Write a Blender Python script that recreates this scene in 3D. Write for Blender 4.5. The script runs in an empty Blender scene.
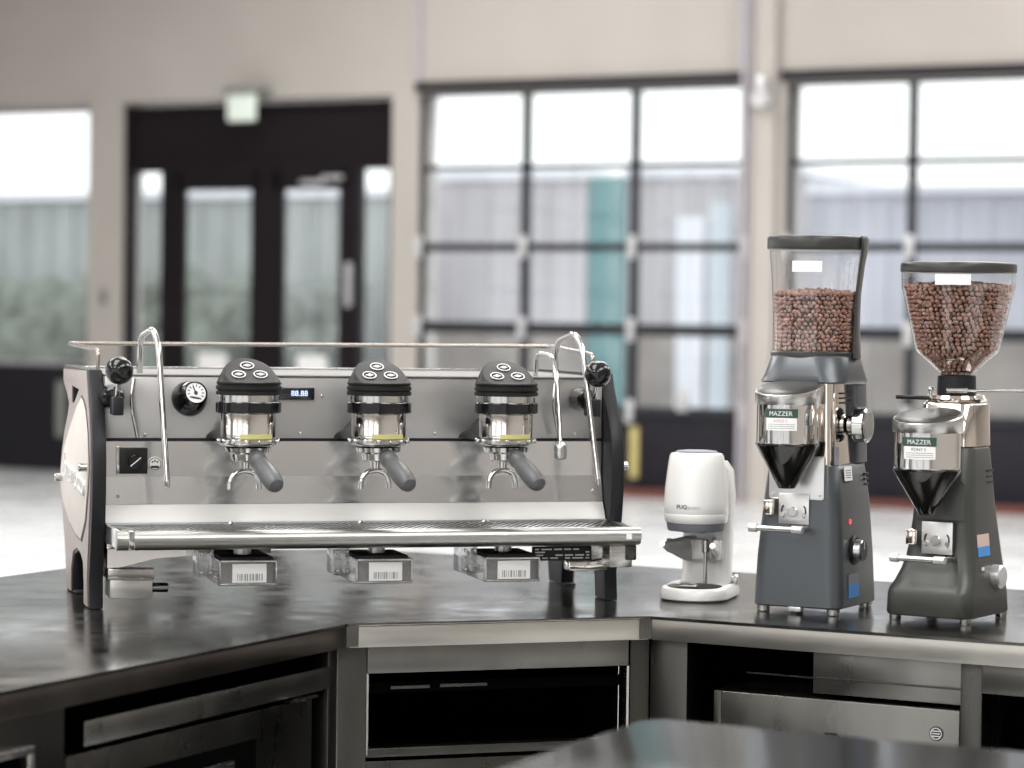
import bpy, bmesh, math, random
from mathutils import Vector, Matrix
from mathutils.geometry import intersect_line_line_2d
random.seed(7)
S = bpy.context.scene
COL = S.collection
R = math.radians
CT = 0.92                      # height of the worktop

# ---------------------------------------------------------------- camera, world, lights, exposure
cam_d = bpy.data.cameras.new('camera'); cam = bpy.data.objects.new('camera', cam_d); COL.objects.link(cam); S.camera = cam
cam_d.sensor_width = 36; cam_d.lens = 36 * 2640 / 1024; cam_d.clip_start = .05; cam_d.clip_end = 400
_p, _r = math.atan(68 / 2640), R(.75)
_f = Vector((0, math.cos(_p), -math.sin(_p))); _x = Vector((1, 0, 0)); _u = _x.cross(_f)
_up = _u * math.cos(_r) - _x * math.sin(_r); _rt = _x * math.cos(_r) + _u * math.sin(_r)
cam.matrix_world = Matrix(((_rt.x, _up.x, -_f.x, 0), (_rt.y, _up.y, -_f.y, 0), (_rt.z, _up.z, -_f.z, 1.535), (0, 0, 0, 1)))
cam_d.dof.use_dof = True; cam_d.dof.focus_distance = 5.5; cam_d.dof.aperture_fstop = 2.7; cam_d.dof.aperture_blades = 0

w = bpy.data.worlds.new('sky'); S.world = w; w.use_nodes = True
_n = w.node_tree.nodes; _l = w.node_tree.links
_n['Background'].inputs['Strength'].default_value = 1.9
_g = _n.new('ShaderNodeTexCoord'); _s = _n.new('ShaderNodeSeparateXYZ'); _c = _n.new('ShaderNodeValToRGB')
_c.color_ramp.elements[0].position = 0; _c.color_ramp.elements[0].color = (1, .99, .97, 1)
_c.color_ramp.elements[1].position = .6; _c.color_ramp.elements[1].color = (.95, .97, 1, 1)
_l.new(_g.outputs['Generated'], _s.inputs[0]); _l.new(_s.outputs['Z'], _c.inputs[0]); _l.new(_c.outputs[0], _n['Background'].inputs['Color'])

S.view_settings.view_transform = 'Standard'; S.view_settings.look = 'None'; S.view_settings.gamma = 1
S.view_settings.exposure = 0.0
S.view_settings.use_curve_mapping = False

WF = Matrix.Translation((0, 23.15, 0)) @ Matrix.Rotation(R(-27.2), 4, 'Z')   # far wall: x along it, y outwards
def area_light(name, loc, rot, sx, sy, power, color):
    d = bpy.data.lights.new(name, 'AREA'); d.shape = 'RECTANGLE'; d.size = sx; d.size_y = sy; d.energy = power; d.color = color
    o = bpy.data.objects.new(name, d); COL.objects.link(o)
    o.matrix_world = WF @ Matrix.Translation(loc) @ Matrix.Rotation(rot[2], 4, 'Z') @ Matrix.Rotation(rot[0], 4, 'X'); return o
FILL_S = [(s, t) for s in (0.5, 6.5, 12.5) for t in (-4.5, -11.5, -18.5, -25.5)]
for s_, t_ in FILL_S:
    area_light('ceiling_fill_light', (s_, t_, 6.04), (0, 0, 0), 2.6, 5.0, 330, (1, .985, .965))  # added overhead fill; these lamps are made up to brighten the hall
# area lights added at the left openings as daylight, and behind the photographer as fill
for t_ in (-9, -15, -21, -27):
    area_light('daylight_left', (-6.9, t_, 2.3), (R(90), 0, R(90)), 4.2, 3.8, 1150, (.95, .975, 1))
for s_ in (0, 7, 14):
    area_light('rear_fill_light', (s_, -31.6, 2.4), (R(90), 0, R(180)), 5, 3.8, 650, (.98, .985, 1))

# ---------------------------------------------------------------- materials
def mat(name, col, rough=.5, metal=0, bump=0, bscale=60, stretch=None, var=0, vscale=8, spec=.5, coat=0, emit=0, rvar=0, island=None):
    m = bpy.data.materials.new(name); m.use_nodes = True; nt = m.node_tree; b = nt.nodes['Principled BSDF']
    b.inputs['Base Color'].default_value = (*col, 1); b.inputs['Roughness'].default_value = rough; b.inputs['Metallic'].default_value = metal
    b.inputs['Specular IOR Level'].default_value = spec; b.inputs['Coat Weight'].default_value = coat; b.inputs['Coat Roughness'].default_value = .08
    if emit: b.inputs['Emission Color'].default_value = (*col, 1); b.inputs['Emission Strength'].default_value = emit
    tc = nt.nodes.new('ShaderNodeTexCoord'); mp = nt.nodes.new('ShaderNodeMapping'); nt.links.new(tc.outputs['Object'], mp.inputs[0])
    if stretch: mp.inputs['Scale'].default_value = stretch
    def noise(sc, det=4):
        n = nt.nodes.new('ShaderNodeTexNoise'); n.inputs['Scale'].default_value = sc; n.inputs['Detail'].default_value = det
        nt.links.new(mp.outputs[0], n.inputs['Vector']); return n
    if bump:
        n = noise(bscale); bp = nt.nodes.new('ShaderNodeBump'); bp.inputs['Strength'].default_value = bump; bp.inputs['Distance'].default_value = .002
        nt.links.new(n.outputs['Fac'], bp.inputs['Height']); nt.links.new(bp.outputs[0], b.inputs['Normal'])
    if var:
        n = noise(vscale, 6); r = nt.nodes.new('ShaderNodeValToRGB'); r.color_ramp.elements[0].position = .3; r.color_ramp.elements[1].position = .7
        r.color_ramp.elements[0].color = (*[c * (1 - var) for c in col], 1); r.color_ramp.elements[1].color = (*[min(1, c * (1 + var)) for c in col], 1)
        nt.links.new(n.outputs['Fac'], r.inputs[0]); nt.links.new(r.outputs[0], b.inputs['Base Color'])
    if rvar:
        n = noise(vscale * 2.3, 5); r = nt.nodes.new('ShaderNodeMapRange'); r.inputs['From Min'].default_value = .3; r.inputs['From Max'].default_value = .7
        r.inputs['To Min'].default_value = max(.02, rough - rvar); r.inputs['To Max'].default_value = rough + rvar
        nt.links.new(n.outputs['Fac'], r.inputs[0]); nt.links.new(r.outputs[0], b.inputs['Roughness'])
    if island:
        g = nt.nodes.new('ShaderNodeNewGeometry'); r = nt.nodes.new('ShaderNodeValToRGB')
        r.color_ramp.elements[0].color = (*col, 1); r.color_ramp.elements[1].color = (*island, 1)
        nt.links.new(g.outputs['Random Per Island'], r.inputs[0]); nt.links.new(r.outputs[0], b.inputs['Base Color'])
    return m
def glass(name, tint=(1, 1, 1), refl=1.0, rough=.02, milk=0, milkcol=(.8, .8, .8)):
    m = bpy.data.materials.new(name); m.use_nodes = True; nt = m.node_tree; nt.nodes.remove(nt.nodes['Principled BSDF'])
    out = nt.nodes['Material Output']; tr = nt.nodes.new('ShaderNodeBsdfTransparent'); tr.inputs[0].default_value = (*tint, 1)
    gl = nt.nodes.new('ShaderNodeBsdfGlossy'); gl.inputs['Roughness'].default_value = rough
    fr = nt.nodes.new('ShaderNodeLayerWeight'); fr.inputs[0].default_value = .5
    pw = nt.nodes.new('ShaderNodeMath'); pw.operation = 'POWER'; pw.inputs[1].default_value = 4.5; nt.links.new(fr.outputs['Facing'], pw.inputs[0])
    mm = nt.nodes.new('ShaderNodeMath'); mm.operation = 'MULTIPLY_ADD'; mm.inputs[1].default_value = .9; mm.inputs[2].default_value = .045 * refl; nt.links.new(pw.outputs[0], mm.inputs[0])
    mx = nt.nodes.new('ShaderNodeMixShader'); nt.links.new(mm.outputs[0], mx.inputs[0])
    src = tr
    if milk:
        df = nt.nodes.new('ShaderNodeBsdfDiffuse'); df.inputs[0].default_value = (*milkcol, 1)
        m2 = nt.nodes.new('ShaderNodeMixShader'); m2.inputs[0].default_value = milk
        nt.links.new(tr.outputs[0], m2.inputs[1]); nt.links.new(df.outputs[0], m2.inputs[2]); src = m2
    nt.links.new(src.outputs[0], mx.inputs[1]); nt.links.new(gl.outputs[0], mx.inputs[2]); nt.links.new(mx.outputs[0], out.inputs[0])
    return m
M = dict(
    wall=mat('wall_plaster', (.435, .405, .375), .8, bump=.15, bscale=30, var=.04, vscale=1.2),
    wall_dark=mat('dark_wall_board', (.014, .013, .018), .6, var=.1, spec=.2),
    ceil=mat('ceiling_board', (.55, .52, .49), .8, var=.03),
    floor=mat('polished_concrete', (.60, .605, .61), .26, var=.12, vscale=.7, rvar=.06, spec=.6),
    darkframe=mat('dark_door_frame', (.010, .007, .009), .6, var=.1, spec=.15),
    steelframe=mat('dark_grey_window_bar', (.02, .021, .026), .55, var=.1, spec=.25),
    hinge=mat('galvanised_hinge', (.55, .55, .56), .35, .5, var=.1),
    pipe=mat('painted_pipe', (.42, .39, .42), .4, var=.05),
    winglass=glass('window_glass', (.93, .95, .96), .8, .02, .03, (.8, .82, .85)),
    yellow=mat('yellow_paint', (.55, .46, .18), .5, var=.1),
    kickred=mat('brown_red_rubber', (.12, .035, .025), .6, var=.15),
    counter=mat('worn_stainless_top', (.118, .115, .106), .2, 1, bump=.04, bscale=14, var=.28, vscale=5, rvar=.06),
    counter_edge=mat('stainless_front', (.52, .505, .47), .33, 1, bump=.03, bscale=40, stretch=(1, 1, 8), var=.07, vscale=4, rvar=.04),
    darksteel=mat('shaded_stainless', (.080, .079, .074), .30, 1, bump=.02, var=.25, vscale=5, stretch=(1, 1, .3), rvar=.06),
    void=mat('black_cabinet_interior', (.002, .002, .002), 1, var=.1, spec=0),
    railmetal=mat('bronze_grey_rail', (.36, .33, .30), .25, .9, var=.05), greysteel=mat('grey_blue_steel', (.28, .30, .33), .3, .9, var=.05),
    worn_shaded_edge=mat('browned_shaded_edge', (.14, .122, .110), .3, 1, bump=.03, var=.3, vscale=6), tabletop=mat('dark_table_steel', (.085, .083, .078), .16, 1, bump=.03, bscale=10, var=.3, vscale=5), topcover=mat('matt_cover', (.26, .255, .25), .7, spec=.15, var=.03), ledge=mat('pale_satin_ledge', (.66, .655, .64), .5, .3), lipsteel=mat('tray_steel', (.45, .45, .43), .34, 1, bump=.03, bscale=30, rvar=.05), lowsteel=mat('cabinet_steel', (.19, .187, .175), .30, 1, stretch=(1, 1, .4), var=.22, vscale=5, rvar=.06),
    steel=mat('brushed_steel', (.54, .54, .53), .24, 1, bump=.05, bscale=50, stretch=(1, 1, 20), rvar=.04),
    mirror=mat('polished_steel', (.74, .73, .71), .06, 1),
    chrome=mat('chrome', (.58, .58, .57), .12, 1),
    warmchrome=mat('warm_polished_metal', (.74, .68, .63), .09, 1),
    panel=mat('satin_taupe_steel', (.48, .475, .47), .33, .75),
    splash=mat('satin_stainless', (.74, .75, .76), .16, 1),
    splash_low=mat('satin_stainless_lower', (.62, .61, .60), .36, .8),
    black=mat('black_plastic', (.008, .008, .009), .3, var=.1, spec=.35),
    satinblack=mat('satin_black_metal', (.012, .013, .016), .4, var=.15, spec=.3),
    gloss=mat('glossy_black_ball', (.006, .006, .007), .08, spec=.5, var=.1),
    rubber=mat('black_rubber', (.015, .015, .015), .6, var=.1),
    grip=mat('grey_soft_grip', (.085, .09, .092), .42, var=.06),
    taupe=mat('taupe_side_metal', (.33, .28, .265), .42, .2, var=.05),
    cream=mat('cream_leather_insert', (.62, .58, .54), .55, bump=.1, bscale=120, var=.03),
    white=mat('white_enamel', (.86, .86, .85), .25, coat=.4, var=.01),
    paper=mat('white_label_paper', (.82, .82, .82), .6, var=.02),
    ink=mat('black_ink', (.02, .02, .022), .6, var=.05),
    redink=mat('dull_red_ink', (.45, .14, .16), .6, var=.05),
    print_=mat('pale_button_print', (.75, .75, .75), .5, var=.02),
    yel=mat('pale_yellow_ring', (.52, .49, .20), .5, var=.1),
    cap=mat('graphite_button_cap', (.012, .012, .012), .5, var=.08, spec=.2),
    clear=glass('clear_plastic', (.97, .965, .96), 2.2, .04),
    scaleglass=glass('clear_bracket_plastic', (.85, .86, .87), 2.2, .05, .1, (.7, .7, .7)),
    smoke=glass('smoked_plastic', (.10, .10, .10), 2.2, .04, .25, (.012, .012, .012)),
    bean=mat('roasted_coffee_bean', (.22, .105, .075), .33, spec=.7, island=(.42, .235, .175)),
    beancore=mat('bean_mass_dark', (.03, .012, .008), .7, var=.4, vscale=120),
    gbody=mat('slate_grey_enamel', (.085, .095, .104), .30, .35, var=.02),
    gside=mat('olive_grey_enamel', (.055, .057, .053), .36, .2, var=.02),
    lid=mat('graphite_lid', (.04, .04, .038), .33, .2),
    green=mat('dark_green_nameplate', (.03, .07, .055), .4, var=.05),
    blue=mat('blue_sticker', (.05, .25, .62), .5, var=.05),
    greysticker=mat('grey_sticker', (.20, .21, .24), .5, var=.1),
    pinksticker=mat('pale_pink_sticker', (.62, .45, .40), .5, var=.05),
    bracket=mat('pale_steel_bracket', (.70, .70, .70), .30, .8, var=.02),
    red=mat('red_lamp', (.9, .05, .08), .4, emit=1.2),
    screen=mat('dark_screen', (.01, .012, .02), .15, coat=.5, var=.05),
    digits=mat('lit_digits', (.6, .75, 1), .4, emit=1.0),
    lamp=mat('lamp_diffuser', (1, .96, .9), .5, emit=1.6),
    exitface=mat('exit_face', (.62, .68, .62), .4, emit=.3, var=.01),
    signgrey=mat('sign_housing', (.22, .23, .21), .5, var=.05),
    asphalt=mat('pale_paving', (.42, .42, .43), .7, var=.1, vscale=.4),
    facade=mat('weathered_facade', (.54, .515, .53), .7, var=.2, vscale=.5, stretch=(1, 1, .5)),
    facade2=mat('lavender_facade', (.58, .58, .64), .7, var=.2, vscale=.5), bluebanner=mat('pale_blue_banner', (.60, .66, .70), .6, var=.03),
    facade_low=mat('brown_facade_base', (.30, .265, .235), .7, var=.4, vscale=.8),
    teal=mat('teal_panel', (.06, .24, .25), .6, var=.15),
    whitepost=mat('white_post', (.85, .86, .9), .5, var=.03),
    hedge=mat('hedge_leaf', (.17, .195, .16), .7, var=.4, vscale=6),
    greybld=mat('blue_grey_cladding', (.40, .43, .41), .6, var=.15, vscale=.7),
)

# ---------------------------------------------------------------- mesh helpers
def bm_new(): return bmesh.new()
def link(name, bm, m, parent=None, frame=None, sharp=38, loc=None, rotz=None):
    me = bpy.data.meshes.new(name); bmesh.ops.recalc_face_normals(bm, faces=bm.faces[:]); bm.to_mesh(me); bm.free()
    for p in me.polygons: p.use_smooth = True
    me.set_sharp_from_angle(angle=R(sharp)); me.materials.append(m)
    o = bpy.data.objects.new(name, me); COL.objects.link(o)
    if parent: o.parent = parent
    if frame is not None: o.matrix_world = frame
    if loc is not None: o.location = loc
    if rotz is not None: o.rotation_euler.z = rotz
    return o
def merge(bm, nb):
    me = bpy.data.meshes.new('tmp'); nb.to_mesh(me); nb.free(); bm.from_mesh(me); bpy.data.meshes.remove(me)
def box(bm, x0, x1, y0, y1, z0, z1, bev=0, seg=2, mtx=None):
    nb = bmesh.new(); bmesh.ops.create_cube(nb, size=1)
    bmesh.ops.transform(nb, verts=nb.verts, matrix=Matrix.Translation(((x0 + x1) / 2, (y0 + y1) / 2, (z0 + z1) / 2)) @ Matrix.Diagonal((abs(x1 - x0), abs(y1 - y0), abs(z1 - z0), 1)))
    if bev: bmesh.ops.bevel(nb, geom=nb.edges[:], offset=bev, segments=seg, profile=.5, affect='EDGES')
    if mtx is not None: bmesh.ops.transform(nb, verts=nb.verts, matrix=mtx)
    merge(bm, nb); return bm
def rings(bm, rs, cap0=True, cap1=True, closed=False):
    vs = [[bm.verts.new(p) for p in r] for r in rs]; n = len(vs[0])
    for a, b in zip(vs, vs[1:] + ([vs[0]] if closed else [])):
        for i in range(n):
            j = (i + 1) % n; bm.faces.new((a[i], a[j], b[j], b[i]))
    if not closed:
        if cap0: bm.faces.new(vs[0][::-1])
        if cap1: bm.faces.new(vs[-1])
    return bm
def lathe(bm, prof, n=40, c=(0, 0, 0), mtx=None, cap0=True, cap1=True):
    nb = bmesh.new(); rs = []
    for r, z in prof: rs.append([Vector((r * math.cos(2 * math.pi * i / n), r * math.sin(2 * math.pi * i / n), z)) for i in range(n)])
    rings(nb, rs, cap0, cap1); T = Matrix.Translation(c) @ (mtx or Matrix())
    bmesh.ops.transform(nb, verts=nb.verts, matrix=T); merge(bm, nb); return bm
def axis_m(d):   # rotates +Z onto d
    return Vector((0, 0, 1)).rotation_difference(Vector(d)).to_matrix().to_4x4()
def cyl(bm, a, b, r0, r1=None, n=20, bev=0):
    a, b = Vector(a), Vector(b); L = (b - a).length; r1 = r0 if r1 is None else r1
    pr = [(r0 - bev, 0), (r0, bev), (r1, L - bev), (r1 - bev, L)] if bev else [(r0, 0), (r1, L)]
    return lathe(bm, pr, n, a, axis_m(b - a))
def smooth_path(pts, rad, k=6):
    P = [Vector(p) for p in pts]; out = [P[0]]
    for i in range(1, len(P) - 1):
        a, b, c = P[i - 1], P[i], P[i + 1]; r = min(rad, (a - b).length * .48, (c - b).length * .48)
        s, e = b + (a - b).normalized() * r, b + (c - b).normalized() * r
        for j in range(k + 1):
            t = j / k; out.append(s * (1 - t) ** 2 + b * 2 * t * (1 - t) + e * t * t)
    out.append(P[-1]); return out
def tube(bm, pts, r, n=12, rad=.02):
    P = smooth_path(pts, rad) if rad else [Vector(p) for p in pts]; rs = []; nrm = None
    for i, p in enumerate(P):
        d = ((P[i + 1] - p) if i < len(P) - 1 else (p - P[i - 1])); d2 = (p - P[i - 1]) if i else d; t = (d.normalized() + d2.normalized()).normalized()
        if nrm is None: nrm = t.orthogonal().normalized()
        nrm = (nrm - t * nrm.dot(t)).normalized(); bn = t.cross(nrm); rr = r(i / (len(P) - 1)) if callable(r) else r
        rs.append([p + (nrm * math.cos(2 * math.pi * k / n) + bn * math.sin(2 * math.pi * k / n)) * rr for k in range(n)])
    return rings(bm, rs)
def rrect(x0, x1, y0, y1, r, k=6):
    out = []
    for cx, cy, a0 in ((x1 - r, y1 - r, 0), (x0 + r, y1 - r, 90), (x0 + r, y0 + r, 180), (x1 - r, y0 + r, 270)):
        for i in range(k + 1): a = R(a0 + 90 * i / k); out.append((cx + r * math.cos(a), cy + r * math.sin(a)))
    return out
def loft(bm, secs, k=6):        # secs: (h, x0, x1, y0, y1, r)
    return rings(bm, [[Vector((x, y, s[0])) for x, y in rrect(*s[1:], k=k)] for s in secs])
def curve_plate(name, outlines, half, bev, m, parent, plane='yz', off=0, frame=None):
    """flat plate with holes, outlines in a plane, thickness 2*half"""
    cu = bpy.data.curves.new(name, 'CURVE'); cu.dimensions = '2D'; cu.fill_mode = 'BOTH'; cu.extrude = max(half - bev, .0001); cu.bevel_depth = bev; cu.bevel_resolution = 1
    for ol in outlines:
        sp = cu.splines.new('POLY'); sp.points.add(len(ol) - 1); sp.use_cyclic_u = True
        for p, q in zip(sp.points, ol): p.co = (q[0], q[1], 0, 1)
    t = bpy.data.objects.new('tmp', cu); COL.objects.link(t); dg = bpy.context.evaluated_depsgraph_get(); me = bpy.data.meshes.new_from_object(t.evaluated_get(dg))
    bpy.data.objects.remove(t); bpy.data.curves.remove(cu)
    bm = bmesh.new(); bm.from_mesh(me); bpy.data.meshes.remove(me); bmesh.ops.remove_doubles(bm, verts=bm.verts, dist=1e-5)
    mt = {'yz': Matrix(((0, 0, 1, off), (1, 0, 0, 0), (0, 1, 0, 0), (0, 0, 0, 1))), 'xz': Matrix(((1, 0, 0, 0), (0, 0, 1, off), (0, 1, 0, 0), (0, 0, 0, 1))), 'xy': Matrix.Translation((0, 0, off))}[plane]
    bmesh.ops.transform(bm, verts=bm.verts, matrix=mt)
    return link(name, bm, m, parent, frame)
def text_bm(txt, size, depth=.0006, shear=0, fn=None):
    cu = bpy.data.curves.new('t', 'FONT'); cu.body = txt; cu.size = size; cu.extrude = depth; cu.align_x = 'CENTER'; cu.align_y = 'CENTER'; cu.shear = shear; cu.resolution_u = 3
    t = bpy.data.objects.new('tmp', cu); COL.objects.link(t); dg = bpy.context.evaluated_depsgraph_get(); me = bpy.data.meshes.new_from_object(t.evaluated_get(dg))
    bpy.data.objects.remove(t); bpy.data.curves.remove(cu); bm = bmesh.new(); bm.from_mesh(me); bpy.data.meshes.remove(me)
    if fn:
        for v in bm.verts: v.co = fn(v.co.x, v.co.y, v.co.z)
    return bm
def wrapfn(c, r, ang0, z0, zc=0):       # wraps x around a vertical cylinder, ang0 = facing direction
    return lambda x, y, z: Vector((c[0] + (r + z) * math.cos(ang0 + x / r), c[1] + (r + z) * math.sin(ang0 + x / r), z0 + y))
def wrap_patch(bm, c, r, ang0, x0, x1, z0, z1, th=.0006, n=8):
    f = lambda x, z, t: Vector((c[0] + (r + t) * math.cos(ang0 + x / r), c[1] + (r + t) * math.sin(ang0 + x / r), z))
    xs = [x0 + (x1 - x0) * i / n for i in range(n + 1)]
    o = [[bm.verts.new(f(x, z, t)) for x in xs] for t in (th, -th) for z in (z0, z1)]
    for i in range(n):
        for a, b in ((0, 1), (1, 3), (3, 2), (2, 0)): bm.faces.new((o[a][i], o[a][i + 1], o[b][i + 1], o[b][i]))
    for i in (0, n): bm.faces.new((o[0][i], o[1][i], o[3][i], o[2][i]))
    return bm
def thing(name, label, cat, loc=(0, 0, 0), rotz=0, group=None, kind=None, frame=None):
    o = bpy.data.objects.new(name, None); COL.objects.link(o); o.empty_display_size = .1; o.location = loc; o.rotation_euler = (0, 0, rotz)
    if frame is not None: o.matrix_world = frame
    return tag(o, label, cat, group, kind)
def tag(o, label=None, cat=None, group=None, kind=None):
    for k, v in (('label', label), ('category', cat), ('group', group), ('kind', kind)):
        if v: o[k] = v
    return o
def B(name, m, parent, *boxes, bev=0, frame=None, sharp=38):
    bm = bm_new()
    for b in boxes: box(bm, *b, bev=bev)
    return link(name, bm, m, parent, frame, sharp)

# ---------------------------------------------------------------- the room (far-wall frame: x along the wall, y outwards)
def struct(name, m, *boxes, label=None):
    return tag(B(name, m, None, *boxes, frame=WF), label, None, None, 'structure')
SL, SR, TB, HC = -7.0, 19.0, -32.0, 6.2
struct('floor', M['floor'], (SL - .3, SR + .3, TB - .3, .0, -.2, 0), label='pale polished concrete floor of the hall')
struct('ceiling', M['ceil'], (SL - .3, SR + .3, TB - .3, .4, HC, HC + .2), label='plain ceiling high above the bar')
struct('wall_back', M['wall'], (SL - .3, SR + .3, 0, .35, 3.5, HC), (-4.57, -4.19, 0, .35, 0, 3.5), (-1.24, -.97, 0, .35, 0, 3.5),
       (2.19, 2.53, 0, .35, 0, 3.5), (SL - .3, -6.9, 0, .35, 0, 3.5), (5.85, SR + .3, 0, .35, 0, 3.5), label='beige wall above and between the doors and windows')
struct('wall_left', M['wall'], *[(SL - .3, SL, a, b, 0, 4.3) for a, b in ((-32, -29.5), (-24.7, -23.3), (-18.7, -17.3), (-12.7, -11.3), (-6.7, 0))], (SL - .3, SL, TB, 0, 4.3, HC), label='beige left side wall with tall openings')
struct('wall_right', M['wall'], (SR, SR + .3, TB, 0, 0, HC), label='beige right side wall of the hall')
struct('wall_front', M['wall'], *[(a, b, TB - .3, TB, 0, 4.4) for a, b in ((-7.3, -2.7), (2.7, 4.3), (9.7, 11.3), (16.7, 19.3))], (SL - .3, SR + .3, TB - .3, TB, 4.4, HC), label='beige wall behind the photographer with tall openings')
struct('trim_1', M['pipe'], (-.99, -.93, -.05, -.002, 3.55, HC - .01), label='vertical cover strip above the left end of the glazed door')
struct('trim_2', M['pipe'], (2.12, 2.17, -.05, -.002, 3.55, HC - .01), label='vertical cover strip above the right end of the glazed door')
struct('trim_3', M['wall_dark'], (-.98, 2.2, -.06, -.002, 3.52, 3.60), label='dark lintel strip over the first glazed door')
struct('trim_4', M['wall_dark'], (2.5, 5.9, -.06, -.002, 3.52, 3.60), label='dark lintel strip over the second glazed door')
struct('trim_5', M['wall'], (2.26, 2.46, -.09, -.002, .0, HC - .01), label='raised beige pilaster between the glazed doors')
struct('baseboard_back', M['kickred'], (-.96, 6.5, -.06, -.004, .0, .075), label='reddish brown kick strip at the foot of the glazed doors')

# dark low wall and window on the left
struct('wall_low', M['wall_dark'], (-6.9, -4.58, -.12, .2, 0, 1.0), label='dark boarded low wall under the left window')
w1 = tag(thing('window_1', None, None, frame=WF), 'large left window over the dark low wall', None, None, 'structure')
B('window_frame', M['pipe'], w1, (-6.9, -4.58, .1, .2, 3.44, 3.5), (-4.63, -4.58, .1, .2, 1.0, 3.44), (-6.9, -4.58, .05, .2, 1.0, 1.04))
B('pane', M['winglass'], w1, (-6.9, -4.63, .14, .15, 1.04, 3.44))
tag(B('wall_box', M['signgrey'], None, (-4.80, -4.72, -.19, -.121, .32, .86), bev=.015, frame=WF), 'slim grey box fixed on the dark low wall under the left window', 'box')

# entrance door assembly
d1 = tag(thing('door_1', None, None, frame=WF), 'dark double entrance door with side panes and solid transom', None, None, 'structure')
B('transom_panel', M['darkframe'], d1, (-4.19, -1.24, .10, .18, 2.95, 3.46))
B('door_frame', M['darkframe'], d1, (-4.19, -4.14, .05, .2, 0, 3.47), (-1.29, -1.24, .05, .2, 0, 3.47), (-4.19, -1.24, .05, .2, 3.42, 3.47), (-4.19, -1.24, .05, .2, 2.85, 2.95),
  (-3.77, -3.64, .05, .2, 0, 2.85), (-1.72, -1.62, .05, .2, 0, 2.85), (-2.67, -2.55, .06, .2, 0, 2.85))
for a, b in ((-4.14, -3.77), (-1.62, -1.29)): B('side_pane', M['winglass'], d1, (a, b, .12, .13, .05, 2.85))
for a, b in ((-3.64, -2.67), (-2.55, -1.72)):
    lf = B('door_leaf', M['darkframe'], d1, (a, a + .13, .06, .12, .02, 2.85), (b - .1, b, .06, .12, .02, 2.85), (a, b, .06, .12, 2.67, 2.85), (a, b, .06, .12, .02, .75))
    B('pane', M['winglass'], lf, (a + .13, b - .1, .085, .095, .75, 2.67))
    B('notice', M['paper'], lf, (a + .3, a + .62, .05, .058, .95, 1.15))
B('door_handle', M['hinge'], d1, (-1.71, -1.66, -.02, .05, 1.6, 2.0), bev=.01)
B('door_closer', M['hinge'], d1, (-2.2, -1.95, -.02, .055, 2.71, 2.75), (-1.97, -1.75, -.02, .02, 2.75, 2.79), bev=.005)
# switch plate
tag(B('wall_switch', M['signgrey'], None, (-4.42, -4.34, -.02, 0, 1.6, 1.74), bev=.005, frame=WF), 'small grey switch plate on the beige pillar left of the entrance', 'switch')
# exit sign
ex = thing('exit_sign', 'pale lit exit sign hanging over the dark entrance door', 'sign', frame=WF @ Matrix.Translation((-2.68, -.25, 0)))
B('sign_housing', M['signgrey'], ex, (-.17, .17, -.05, .25, 3.52, 3.60), bev=.006)
B('sign_face', M['exitface'], ex, (-.145, .145, -.03, .03, 3.28, 3.52), bev=.01)

# glazed sectional doors
def sectional(name, s0, cols, cw, label):
    t = tag(thing(name, None, None, frame=WF), label, None, None, 'structure')
    s1 = s0 + cols * cw
    hs = [0, .73, 1.43, 2.14, 2.84, 3.52]; th = [.04, .045, .05, .035, .022, .04]
    for i, h in enumerate(hs): B('rail', M['steelframe'], t, (s0 - .02, s1 + .02, .04, .12, h - th[i] * (i > 0), h + th[i] * (i < 5)), bev=.006)
    for c in range(cols + 1): x = s0 + c * cw; B('stile', M['steelframe'], t, (x - .035, x + .035, .045, .115, .03, 3.5), bev=.006)
    for r_ in range(1, 5):
        for c in range(cols): B('pane', M['winglass'], t, (s0 + c * cw + .035, s0 + (c + 1) * cw - .035, .075, .083, hs[r_] + th[r_], hs[r_ + 1] - th[r_ + 1]))
    for c in range(cols): B('bottom_panel', M['wall_dark'], t, (s0 + c * cw + .035, s0 + (c + 1) * cw - .035, .06, .1, .04, .685), bev=.006)
    for h in hs[1:4]:
        for c in range(cols + 1): B('hinge', M['hinge'], t, (s0 + c * cw - .035, s0 + c * cw + .035, -.01, .04, h - .10, h + .10), bev=.012)
    return t
g1 = sectional('door_2', -.97, 3, 1.048, 'black barred sectional glass door right of the entrance')
g2 = sectional('door_3', 2.535, 3, 1.075, 'black barred sectional glass door behind the grinders')
B('latch', M['hinge'], g1, (1.58, 1.68, -.03, .04, .74, .95), bev=.012)
B('warning_strip', M['yellow'], g1, (1.13, 1.20, .035, .058, .16, .60)); B('warning_strip', M['yellow'], g2, (4.66, 4.72, .035, .058, .13, .58))
cd = thing('conduit', 'pale vertical conduit pipes on the pillar between the glass doors', 'pipe', frame=WF)
bm = bm_new(); cyl(bm, (2.20, -.13, 0), (2.20, -.13, 6.15), .022); link('pipe', bm, M['pipe'], cd)
bm = bm_new(); cyl(bm, (2.252, -.125, 0), (2.252, -.125, 6.15), .014); link('pipe', bm, M['pipe'], cd)
bm = bm_new(); cyl(bm, (2.365, -.22, 3.36), (2.365, -.092, 3.36), .085, bev=.02); box(bm, 2.325, 2.41, -.2, -.092, 3.3, 3.55, bev=.01)
tag(link('pulley_bracket', bm, M['hinge'], None, WF), 'round metal pulley bracket high on the pillar between glass doors', 'bracket')

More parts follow.
